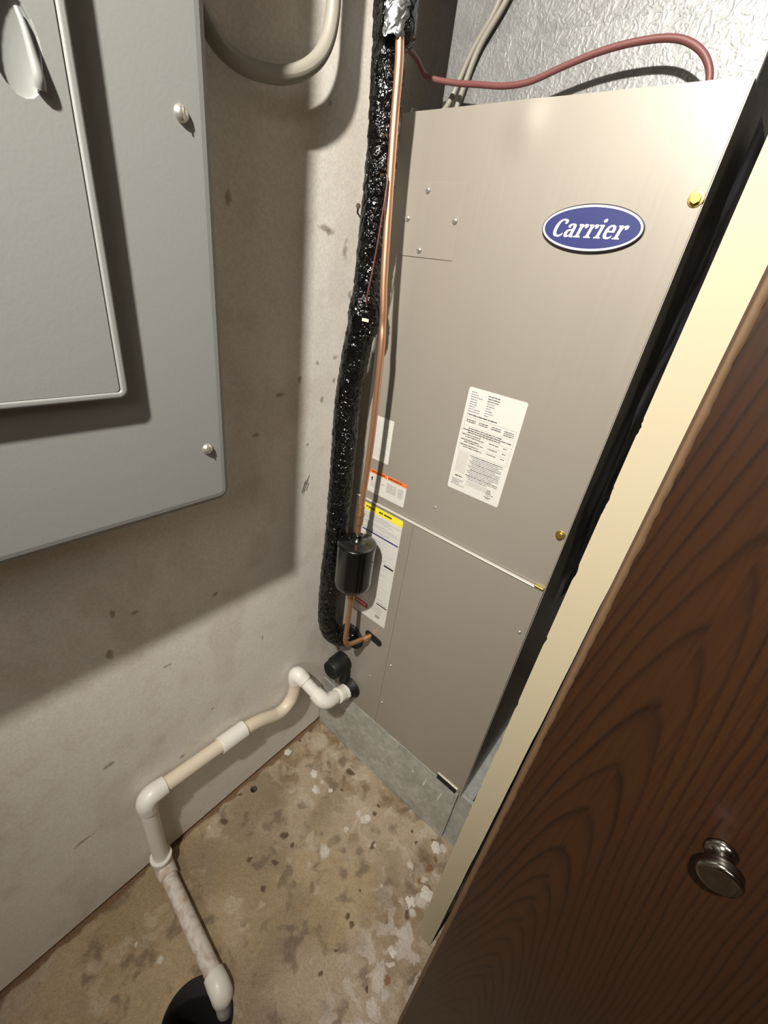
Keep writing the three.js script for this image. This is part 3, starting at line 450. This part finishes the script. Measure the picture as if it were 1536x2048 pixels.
// ---------------------------------------------------------------- condensate drain of white PVC
{
  const t = thing('condensate_drain', 'white plastic drain pipe from the air handler along the wall to the floor drain', 'drain pipe', [-0.478, 0, -0.106]);
  const r = 0.0134, R = 0.0172;
  const A = [-0.402, 0.229, UZ + 0.02], E1 = [-0.405, 0.249, -0.449], E2 = [-0.479, 0.297, -0.43], E3 = [-0.479, 0.253, -0.1055], E4 = [-0.477, 0.0195, -0.1055], E5 = [-0.2405, 0.0185, -0.0865];
  const lerp = (a, b, d) => { const va = V(a), vb = V(b); return va.add(vb.sub(V(a)).normalize().multiplyScalar(d)).toArray(); };
  const elbow = (p, c, q, m, d = 0.03) => { const path = fillet([lerp(c, p, d), c, lerp(c, q, d)], 0.016, 10); P(t, 'elbow', rel(sweep(path, (u) => R + (u < 0.01 || u > 0.99 ? -0.0012 : 0), 24), t), m); };
  const pipe = (a, b, m) => P(t, 'pipe', rel(sweep([V(a), V(b)], r, 24), t), m);
  P(t, 'adapter', rel(sweep([V(A), V(lerp(A, E1, 0.006)), V(lerp(A, E1, 0.0065)), V(lerp(A, E1, 0.014)), V(lerp(A, E1, 0.0145)), V(lerp(A, E1, 0.03))], (u) => (u < 0.22 ? 0.0185 : u < 0.48 ? 0.0165 : 0.0178), 12), t), mPVC, 'ribbed white threaded adapter');
  pipe(lerp(A, E1, 0.02), lerp(E1, A, 0.02), mPVC);
  elbow(A, E1, E2, mPVC); pipe(lerp(E1, E2, 0.02), lerp(E2, E1, 0.02), mPVC);
  const D1 = [-0.479, 0.255, -0.4275]; elbow(E1, E2, D1, mPVC, 0.027);
  P(t, 'bent_pipe', rel(sweep(smooth([[-0.479, 0.272, -0.429], [-0.479, 0.247, -0.4275], [-0.479, 0.218, -0.4185], [-0.479, 0.203, -0.399], [-0.479, 0.2035, -0.378], [-0.479, 0.215, -0.356], [-0.479, 0.226, -0.335], [-0.479, 0.234, -0.312], [-0.479, 0.2385, -0.285], [-0.479, 0.2405, -0.262]], 90), r, 24), t), mPVCold, 'yellowed heat-bent plastic pipe');
  const C0 = [-0.479, 0.2395, -0.298], C1 = [-0.479, 0.2425, -0.243];
  P(t, 'coupling', rel(sweep([V(C0), V(lerp(C0, C1, 0.001)), V(lerp(C1, C0, 0.001)), V(C1)], (u) => (u < 0.01 || u > 0.99 ? R - 0.001 : R), 24), t), mPVC);
  pipe([-0.479, 0.2415, -0.265], lerp(E3, C1, 0.02), mPVCold);
  elbow(C1, E3, E4, mPVC, 0.032); pipe(lerp(E3, E4, 0.02), lerp(E4, E3, 0.02), mPVC);
  elbow(E3, E4, E5, mPVCgrime, 0.03); pipe(lerp(E4, E5, 0.02), lerp(E5, E4, 0.02), mPVCgrime);
  P(t, 'collar', rel(sweep([V(lerp(E4, E3, 0.027)), V(lerp(E4, E3, 0.033))], 0.0192, 24), t), mPVC);
  elbow(E4, E5, [E5[0], -0.1, E5[2]], mPVC, 0.03); pipe([E5[0], 0, E5[2]], [E5[0], -0.08, E5[2]], mPVC);
}
{ // floor drain: dark pipe below the hole
  const t = thing('floor_drain', 'open round black drain hole in the concrete beneath the plastic pipe', 'drain', [-0.244, 0, -0.044]);
  const g = lathe([[0, -0.9], [0.0545, -0.9], [0.0545, -0.0015], [0.0525, -0.0015], [0.0525, -0.89], [0, -0.89]], 40); P(t, 'sleeve', g, M(0x4a4541, 0.85), 'old cast iron drain sleeve');
  const h = thing('bolt_hole', 'small round black hole in the floor near the wall', 'hole', [-0.4745, 0, -0.312]); P(h, 'sleeve', lathe([[0, -0.14], [0.0074, -0.14], [0.0074, -0.001], [0.0066, -0.001], [0.0066, -0.135], [0, -0.135]], 20), M(0x6b6258, 0.9));
}
// plaster crumbs on the floor
const chipSpots = [[-0.487, -0.42, 0.008, 'pale plaster chip on the floor against the wall below the plastic pipe'], [-0.4, -0.432, 0.009, 'crooked white plaster flake in the middle of the floor'], [-0.372, -0.41, 0.008, 'white plaster flake beside a crooked larger flake on the floor'], [-0.343, -0.433, 0.005, 'smallest sliver of white plaster lying in front of the stand'], [-0.09, -0.512, 0.012, 'crumbled lump of white plaster at the foot of the stand by the cream post'], [-0.242, -0.452, 0.007, 'pale crumb on the floor in front of the stand'], [-0.06, -0.43, 0.012, 'rough plaster lump against the foot of the cream post'], [-0.078, -0.4, 0.009, 'plaster crumb in the rubble beside the cream post'], [-0.058, -0.318, 0.006, 'white paint chip lying near the door edge']];
chipSpots.forEach(([x, z, r, lab]) => {
  const g = new THREE.IcosahedronGeometry(1, 4), p = g.attributes.position, s1 = rnd() * 50;
  for (let i = 0; i < p.count; i++) { const a = Math.atan2(p.getZ(i), p.getX(i)), k = 0.45 + 0.7 * noise(Math.cos(a) * 1.8 + s1, Math.sin(a) * 1.8 + s1) + 0.4 * noise(Math.cos(a) * 5 + s1, Math.sin(a) * 5); p.setXYZ(i, p.getX(i) * k * r, (p.getY(i) * 0.22 + 0.12 * noise(p.getX(i) * 4 + s1, p.getZ(i) * 4)) * r, p.getZ(i) * k * r); }
  g.computeVertexNormals(); g.computeBoundingBox(); g.translate(0, -g.boundingBox.min.y - 0.0002, 0);
  const t = thing('plaster_chip', lab, 'debris', [x, 0, z], 'plaster chips on the floor'); t.rotation.y = rnd() * 6; P(t, 'flake', g, mChip);
});
// ---------------------------------------------------------------- unseen headlamp read from the shadows, given an invented lamp body on a cord
{
  const t = thing('headlamp_stand_in', 'aluminium reflector lamp standing in for an unseen headlamp, aimed at the closet', 'lamp', [LAMP.x, LAMP.y, LAMP.z]);
  const aim = LAMP_AIM.clone().sub(LAMP).normalize(), back = aim.clone().negate().toArray();
  const at = (d) => aim.clone().multiplyScalar(-d).toArray();
  P(t, 'reflector', orient(lathe([[0.05, -0.004], [0.049, -0.004], [0.040, 0.018], [0.026, 0.036], [0.018, 0.045], [0.018, 0.046], [0.027, 0.0375], [0.041, 0.019], [0.05, -0.003]], 40), back, [0, 0, 0]), M(0xc8c8c6, 0.3, 0.9), 'spun aluminium reflector');
  P(t, 'socket', orient(lathe([[0, 0.04], [0.018, 0.041], [0.0195, 0.05], [0.0195, 0.085], [0.012, 0.095], [0, 0.096]], 24), back, [0, 0, 0]), mRubberAndSlots);
  P(t, 'lens', orient(lathe([[0, 0.012], [0.02, 0.013], [0.034, 0.0165], [0.036, 0.02], [0, 0.02]], 32), back, [0, 0, 0]), new THREE.MeshPhysicalMaterial({ color: 0xffffff, roughness: 0.4, emissive: LAMP_COLOR, emissiveIntensity: 25 }), 'glowing frosted lens');
  const top = at(0.09), c = smooth([top, [top[0], top[1] + 0.03, top[2] + 0.01], [top[0], top[1] + 0.1, top[2] + 0.012], [top[0], 2.4 - LAMP.y, top[2] + 0.012]], 40);
  P(t, 'cord', sweep(c, 0.003, 10), mRubberAndSlots);
  const L = new THREE.SpotLight(LAMP_COLOR, LAMP_CANDELA, 0, THREE.MathUtils.degToRad(55), 0.7, 2); L.position.copy(LAMP).addScaledVector(aim, 0.008); L.target.position.copy(LAMP_AIM); scene.add(L.target);
  L.castShadow = true; L.shadow.radius = 1; L.shadow.mapSize.set(2048, 2048); L.shadow.camera.near = 0.03; L.shadow.bias = -0.0005; scene.add(L);
}
// ---------------------------------------------------------------- added fill light to lift the shadows, shaped as a ceiling fixture
{
  const t = thing('added_fill_fixture', 'added fill light shaped as a long fixture overhead in the room behind', 'added fill light', [1.1, 2.4, 1.9]);
  P(t, 'housing', box(-0.63, 0.63, -0.05, 0, -0.17, 0.17, 0.008), M(0xd8d6d0, 0.5));
  P(t, 'diffuser', box(-0.6, 0.6, -0.062, -0.05, -0.15, 0.15, 0.004), new THREE.MeshPhysicalMaterial({ color: 0xffffff, roughness: 0.5, emissive: FILL_COLOR, emissiveIntensity: 3 }), 'glowing diffuser of the added light');
  const L = new THREE.RectAreaLight(FILL_COLOR, FILL_NITS, 1.2, 0.3); L.position.set(1.1, 2.33, 1.9); L.lookAt(1.1, 0, 1.9); scene.add(L);
}
renderer.render(scene, camera);
